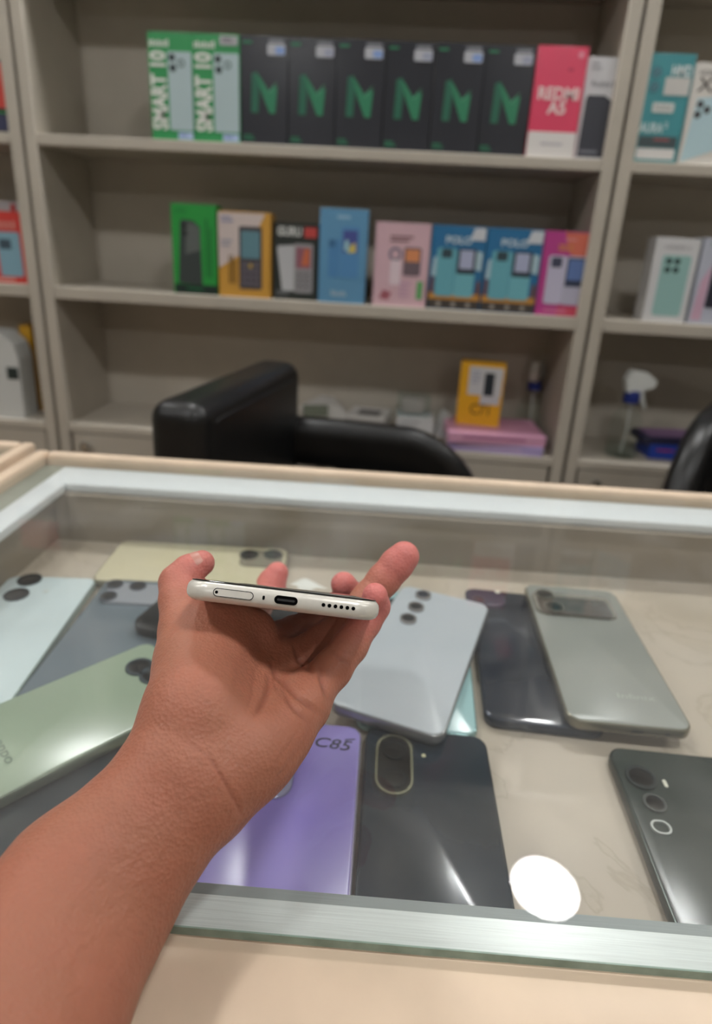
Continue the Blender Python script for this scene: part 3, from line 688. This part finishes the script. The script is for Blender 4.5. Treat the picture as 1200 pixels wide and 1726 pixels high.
link('screen_gasket', ring(rrect(HW-.0030, HL-.0030, .0090, 10), rrect(HW-.0037, HL-.0037, .0088, 10), .0074, .00768), M_BPLAST, hp)
def face(name, me, x, z, m, parent=body):
    me.transform(Matrix.Translation((x, -HL/2+.00002, z)) @ RX90); return link(name, me, m, parent)
M_HOLE = mat('port_black', (6, 6, 7), .8, noise=.1, spec=.05)
zc = .00395
tr_ = rrect(.0152, .0031, .00154, 8)
face('sim_tray', slab(.0150, .0029, .00144, [(0, -.0004), (0, .00008)], 8), -.0178, zc, M_SILV)
face('tray_gap', ring(tr_, [(a*.965, b*.84) for a, b in tr_], -.0001, .00012), -.0178, zc, M_HOLE)
face('eject_hole', disc_prof(0, [(.0006, -.001), (.0006, .00016)], 12), -.0241, zc, M_HOLE)
face('microphone_hole', slab(.0009, .0016, .00044, [(0, -.001), (0, .00012)], 5), -.0064, zc, M_HOLE)
us = rrect(.0090, .0033, .00164, 8)
pt = face('charging_port', slab(.0088, .0031, .00154, [(0, -.002), (0, .00014)], 8), .0020, zc, M_HOLE)
face('port_tongue', slab(.0066, .0008, .0003, [(0, -.002), (0, .0002)], 3), .0020, zc, mat('port_tongue', (42, 42, 44), .5, noise=.1), pt)
for k in range(6):
    face('speaker_hole', disc_prof(0, [(.00072, -.001), (.00072, .00014)], 14), .0161+.00225*k, zc, M_HOLE)

# ------------------------------------------------------------------ hand and forearm, one continuous surface
def C_(x, y, d, r): return (np.array(P(x, y, d)), r/1000.)
palm = [  # (point, radius mm) pairs joined into tapered cones
    (C_(-190, 1960, .140, 28), C_(116, 1490, .197, 20)), (C_(-100, 2010, .140, 28), C_(170, 1536, .199, 20.5)),
    (C_(116, 1490, .197, 20), C_(304, 1288, .224, 16.5)), (C_(170, 1536, .199, 20.5), C_(340, 1318, .224, 17.5)),
    (C_(296, 1282, .224, 17.5), C_(330, 1190, .236, 16.0)), (C_(340, 1318, .224, 17.5), C_(430, 1258, .233, 14)),
    (C_(430, 1258, .233, 14), C_(508, 1190, .25, 11.0)), (C_(362, 1334, .224, 14), C_(418, 1282, .231, 12.5)), (C_(418, 1282, .231, 12.5), C_(468, 1236, .24, 12)),          # hypothenar
    (C_(380, 1240, .234, 15), C_(478, 1130, .272, 10.5)),
    (C_(350, 1220, .234, 15.5), C_(440, 1092, .283, 10.5)),
    (C_(330, 1200, .234, 15.5), C_(385, 1078, .286, 11.0)),
    (C_(316, 1215, .232, 15.5), C_(326, 1120, .250, 13.5)),          # thenar
    (C_(330, 1190, .234, 15), C_(370, 1100, .255, 12.5)), (C_(345, 1120, .252, 12), C_(384, 1056, .268, 10.5)), (C_(384, 1056, .268, 10.5), C_(428, 1064, .274, 9.5)), (C_(325, 1110, .255, 11), C_(345, 1050, .266, 8.5)),
]
fing = {
    'thumb': [C_(316, 1125, .250, 12.6), C_(310, 1065, .263, 10.2), C_(302, 1012, .276, 8.4), C_(301, 982, .283, 8.3), C_(318, 962, .286, 7.0), C_(340, 949, .288, 5.9)],
    'index': [C_(385, 1078, .286, 10.2), C_(405, 1062, .325, 8.6), C_(418, 1055, .350, 8.6), C_(430, 1035, .378, 8.2), C_(446, 1003, .398, 9.0), C_(458, 982, .402, 8.6), C_(467, 966, .403, 7.2)],
    'middle': [C_(440, 1092, .283, 10.0), C_(495, 1068, .312, 8.5), C_(538, 1047, .333, 8.4), C_(572, 1024, .345, 7.8), C_(592, 1004, .348, 7.6), C_(579, 985, .342, 6.9)],
    'ring': [C_(478, 1130, .272, 9.8), C_(540, 1085, .293, 8.4), C_(585, 1047, .308, 8.5), C_(622, 1006, .314, 7.8), C_(646, 978, .316, 8.1), C_(668, 952, .317, 8.1), C_(681, 938, .317, 7.7)],
    'pinky': [C_(512, 1180, .253, 9.4), C_(560, 1128, .266, 8.0), C_(590, 1088, .277, 7.6), C_(616, 1048, .284, 6.9), C_(632, 1022, .286, 6.6), C_(632, 1004, .280, 5.7)],
}
H = .00075
allp = [q for c in palm for q in c]+[q for c in fing.values() for q in c]
lo = np.min([q[0]-q[1]-.006 for q in allp], 0); hi = np.max([q[0]+q[1]+.006 for q in allp], 0)
NG = np.ceil((hi-lo)/H).astype(int)+1
def field(): return np.full(NG, .02, np.float32)
AX = [lo[i]+H*np.arange(NG[i]) for i in range(3)]
def smin(a, b, k):
    h = np.maximum(k-np.abs(a-b), 0)/k
    return np.minimum(a, b)-h*h*k*.25
def add_cone(F, a, b, k):
    (pa, ra), (pb, rb) = a, b
    m = max(ra, rb)+.012
    i0 = np.maximum(((np.minimum(pa, pb)-m-lo)/H).astype(int), 0); i1 = np.minimum(((np.maximum(pa, pb)+m-lo)/H).astype(int)+2, NG)
    sl = tuple(slice(i0[j], i1[j]) for j in range(3))
    X = AX[0][sl[0]][:, None, None]-pa[0]; Y = AX[1][sl[1]][None, :, None]-pa[1]; Z = AX[2][sl[2]][None, None, :]-pa[2]
    d = pb-pa; t = np.clip((X*d[0]+Y*d[1]+Z*d[2])/max(d@d, 1e-12), 0, 1)
    dist = np.sqrt((X-t*d[0])**2+(Y-t*d[1])**2+(Z-t*d[2])**2)-(ra+(rb-ra)*t)
    F[sl] = smin(F[sl], dist.astype(np.float32), k)
FP = field()
for a, b in palm: add_cone(FP, a, b, .0075)
FF = field()
for nm, ch_ in fing.items():
    G = field()
    for a, b in zip(ch_[:-1], ch_[1:]): add_cone(G, a, b, .0025)
    FF = smin(FF, G, .0012)
FP = smin(FP, FF, .006)

def surface_nets(F):
    s = F < 0
    n = np.array(F.shape)
    c = [F[i:n[0]-1+i, j:n[1]-1+j, k:n[2]-1+k] for i in (0, 1) for j in (0, 1) for k in (0, 1)]
    cs = sum((q < 0).astype(np.int8) for q in c)
    cell = np.argwhere((cs > 0) & (cs < 8))
    idx = np.full(n-1, -1, np.int64); idx[tuple(cell.T)] = np.arange(len(cell))
    off = [(i, j, k) for i in (0, 1) for j in (0, 1) for k in (0, 1)]
    val = np.stack([F[cell[:, 0]+o[0], cell[:, 1]+o[1], cell[:, 2]+o[2]] for o in off], 1)
    acc = np.zeros((len(cell), 3)); cnt = np.zeros(len(cell))
    for a in range(8):
        for b in range(a+1, 8):
            if sum(abs(off[a][q]-off[b][q]) for q in range(3)) != 1: continue
            m = (val[:, a] < 0) != (val[:, b] < 0)
            t = val[m, a]/(val[m, a]-val[m, b])
            acc[m] += np.array(off[a])+t[:, None]*(np.array(off[b])-np.array(off[a])); cnt[m] += 1
    V = lo+H*(cell+acc/cnt[:, None]); Q = []
    for ax in range(3):
        sl0 = [slice(1, -1)]*3; sl1 = [slice(1, -1)]*3
        sl0[ax] = slice(0, n[ax]-1); sl1[ax] = slice(1, n[ax])
        a, b = s[tuple(sl0)], s[tuple(sl1)]
        e = np.argwhere(a != b); flip = a[tuple(e.T)]
        o = np.ones(3, int); o[ax] = 0; e = e+o
        u, v = [q for q in range(3) if q != ax]
        du = np.zeros(3, int); du[u] = 1; dv = np.zeros(3, int); dv[v] = 1
        q = np.stack([idx[tuple((e-du-dv).T)], idx[tuple((e-dv).T)], idx[tuple(e.T)], idx[tuple((e-du).T)]], 1)
        fl = flip if ax != 1 else ~flip
        q[~fl] = q[~fl][:, ::-1]; Q.append(q)
    return V, np.concatenate(Q)
HV, HQ = surface_nets(FP)
# two rounds of smoothing over the mesh edges
ed = np.concatenate([HQ[:, [i, (i+1) % 4]] for i in range(4)])
for _ in range(3):
    sm_ = np.zeros_like(HV); ct = np.zeros(len(HV))
    for d in range(3): sm_[:, d] = np.bincount(ed[:, 0], HV[ed[:, 1], d], len(HV))+np.bincount(ed[:, 1], HV[ed[:, 0], d], len(HV))
    ct = np.bincount(ed[:, 0], minlength=len(HV))+np.bincount(ed[:, 1], minlength=len(HV))
    HV = HV*.5+.5*sm_/ct[:, None]
def normals(V, Q):
    n = np.cross(V[Q[:, 2]]-V[Q[:, 0]], V[Q[:, 3]]-V[Q[:, 1]]); N = np.zeros_like(V)
    for i in range(4):
        for d in range(3): N[:, d] += np.bincount(Q[:, i], n[:, d], len(V))
    return N/np.maximum(np.linalg.norm(N, axis=1), 1e-12)[:, None]
HN = normals(HV, HQ)
eye = np.array(EYE); ar, au, aw = np.array(AR), np.array(AU), np.array(AW)
rel = HV-eye; dep = rel@aw
PX = np.stack([600+FPX*(rel@ar)/dep, 800-FPX*(rel@au)/dep], 1)
facing = np.einsum('ij,ij->i', HN, -rel/np.linalg.norm(rel, axis=1)[:, None])
def seg_dist(pts, poly):
    best = np.full(len(pts), 1e9)
    for a, b in zip(poly[:-1], poly[1:]):
        a, b = np.array(a, float), np.array(b, float); d = b-a
        t = np.clip(((pts-a)@d)/(d@d), 0, 1); best = np.minimum(best, np.hypot(*(pts-a-t[:, None]*d).T))
    return best
# palm folds: (polyline in the picture, half width px, depth mm)
folds = [([(452, 1105), (466, 1138), (500, 1172), (545, 1207)], 4.5, 1.5), ([(534, 1116), (545, 1152), (557, 1187)], 4.5, 1.7),
         ([(456, 1126), (452, 1160), (440, 1190), (424, 1214)], 4.5, 1.2), ([(470, 1150), (492, 1190), (528, 1224)], 4, 1.0),
         ([(345, 1262), (368, 1300), (396, 1350), (412, 1384)], 3.5, .7), ([(300, 1244), (340, 1268), (366, 1300)], 3, .3), ([(385, 1322), (402, 1350), (414, 1366)], 3, .3),
         ([(556, 1093), (573, 1110), (598, 1122)], 3.5, 1.1), ([(562, 1085), (580, 1098), (604, 1106)], 3, .5),
         ([(494, 1078), (505, 1112), (536, 1140)], 5, 1.7), ([(612, 974), (628, 984), (640, 996)], 3, .4),
         ([(466, 1118), (462, 1150), (478, 1185)], 3, .5), ([(430, 1120), (425, 1170), (410, 1210)], 3, .25), ([(400, 1100), (398, 1150), (384, 1190)], 3, .2),
         ([(530, 1215), (500, 1268), (455, 1330)], 3.5, .3), ([(515, 1210), (486, 1258), (445, 1310)], 3, .22), ([(330, 1150), (360, 1135), (395, 1140)], 3, .2), ([(322, 1172), (352, 1160), (392, 1166)], 3, .18),
         ([(455, 1085), (462, 1110), (452, 1128)], 3, .4), ([(286, 1010), (276, 1020), (268, 1036)], 3, .3)]
dispm = np.zeros(len(HV)); crease = np.zeros(len(HV))
for poly, hw_, dm in folds:
    e0 = np.minimum(np.hypot(*(PX-np.array(poly[0])).T), np.hypot(*(PX-np.array(poly[-1])).T))
    g = np.exp(-(seg_dist(PX, poly)/hw_)**2)*(facing > .1)*np.clip(e0/28, .05, 1)*.85
    dispm -= g*dm/1000; crease = np.maximum(crease, g*min(dm, 1.))
HV = HV+HN*dispm[:, None]
# pigment: rosy fingertips and palm, browner forearm
tips = [(fing[k][-1][0], w) for k, w in (('thumb', .75), ('index', 1.), ('middle', 1.), ('ring', 1.), ('pinky', 1.))]
rosy = np.zeros(len(HV))
for tpt, w in tips: rosy = np.maximum(rosy, w*np.exp(-(np.linalg.norm(HV-tpt, axis=1)/.017)**2))
wr = np.array(P(318, 1298, .224)); axis = (np.array(P(470, 1110, .27))-wr); axis /= np.linalg.norm(axis)
palmness = 1/(1+np.exp(-((HV-wr)@axis-.012)/.012))
me = bpy.data.meshes.new('person')
me.from_pydata(HV.tolist(), [], HQ.tolist()); me.update()
me.polygons.foreach_set('use_smooth', np.ones(len(HQ), bool))
ca = me.color_attributes.new('skin_tone', 'FLOAT_COLOR', 'POINT')
cc = np.ones((len(HV), 4), np.float32); cc[:, 0] = rosy; cc[:, 1] = palmness; cc[:, 2] = crease
ca.data.foreach_set('color', cc.ravel())
def skin():
    m = bpy.data.materials.new('skin'); m.use_nodes = True; nt = m.node_tree; b = nt.nodes['Principled BSDF']
    at = nt.nodes.new('ShaderNodeVertexColor'); at.layer_name = 'skin_tone'
    sp = nt.nodes.new('ShaderNodeSeparateColor'); nt.links.new(at.outputs['Color'], sp.inputs[0])
    tc = nt.nodes.new('ShaderNodeTexCoord')
    def mix(f, a, c):
        x = nt.nodes.new('ShaderNodeMix'); x.data_type = 'RGBA'
        for s_, v in (('Factor', f), ('A', a), ('B', c)):
            if hasattr(v, 'links'): nt.links.new(v, x.inputs[s_])
            else: x.inputs[s_].default_value = v
        return x.outputs['Result']
    def noise(sc, det=4):
        n = nt.nodes.new('ShaderNodeTexNoise'); n.inputs['Scale'].default_value = sc; n.inputs['Detail'].default_value = det
        nt.links.new(tc.outputs['Object'], n.inputs['Vector']); return n.outputs['Fac']
    def mul(a, k):
        q = nt.nodes.new('ShaderNodeMath'); q.operation = 'MULTIPLY'; nt.links.new(a, q.inputs[0]); q.inputs[1].default_value = k; return q.outputs[0]
    base = mix(sp.outputs[1], lin((158, 106, 82)), lin((182, 125, 101)))
    base = mix(mul(noise(45), .7), base, lin((180, 104, 84)))
    base = mix(mul(noise(160, 2), .35), base, lin((146, 94, 74)))
    base = mix(mul(sp.outputs[2], .5), base, lin((128, 70, 56)))  # darker brown along the folds
    base = mix(sp.outputs[0], base, lin((214, 126, 122)))
    nt.links.new(base, b.inputs['Base Color'])
    b.inputs['Roughness'].default_value = .5; b.inputs['Specular IOR Level'].default_value = .35
    b.inputs['Subsurface Weight'].default_value = .25; b.inputs['Subsurface Radius'].default_value = (1, .4, .25); b.inputs['Subsurface Scale'].default_value = .003
    vo = nt.nodes.new('ShaderNodeTexVoronoi'); vo.inputs['Scale'].default_value = 750; nt.links.new(tc.outputs['Object'], vo.inputs['Vector'])
    b1 = nt.nodes.new('ShaderNodeBump'); b1.inputs['Strength'].default_value = .5; b1.inputs['Distance'].default_value = .0004
    nt.links.new(vo.outputs['Distance'], b1.inputs['Height'])
    b2 = nt.nodes.new('ShaderNodeBump'); b2.inputs['Strength'].default_value = .45; b2.inputs['Distance'].default_value = .001
    nt.links.new(noise(220), b2.inputs['Height']); nt.links.new(b1.outputs[0], b2.inputs['Normal']); nt.links.new(b2.outputs[0], b.inputs['Normal'])
    return m
person = tag(link('person', me, skin()), 'bare left forearm and hand holding the silver phone level', 'person')

# thumbnail on the upper outer side of the thumb tip
t0, t1 = P(318, 962, .286), P(340, 949, .288)
na = (t1-t0).normalized(); nn = (P(318, 925, .280)-t0); nn = (nn-na*nn.dot(na)).normalized(); nb = na.cross(nn)
vs, fs = [], []
for i in range(9):
    f = i/8; sl_ = (t1-t0).length; s_ = .001+f*.0085; rad = .0070-.0011*min(s_/sl_, 1)+.0004; half = math.radians(46)*(1-.55*max(0, (f-.6)/.4)**2)
    drop = .0018*max(0, (f-.5)/.5)**2
    for k in range(9):
        a = half*(k/4-1); vs.append(t0+na*s_+(nn*math.cos(a)+nb*math.sin(a))*(rad-drop))
for i in range(8):
    for k in range(8): fs.append((i*9+k, i*9+k+1, i*9+k+10, i*9+k+9))
link('thumbnail', mesh(vs, fs, True), mat('fingernail', (200, 142, 128), .35, noise=.04, nscale=300), person)
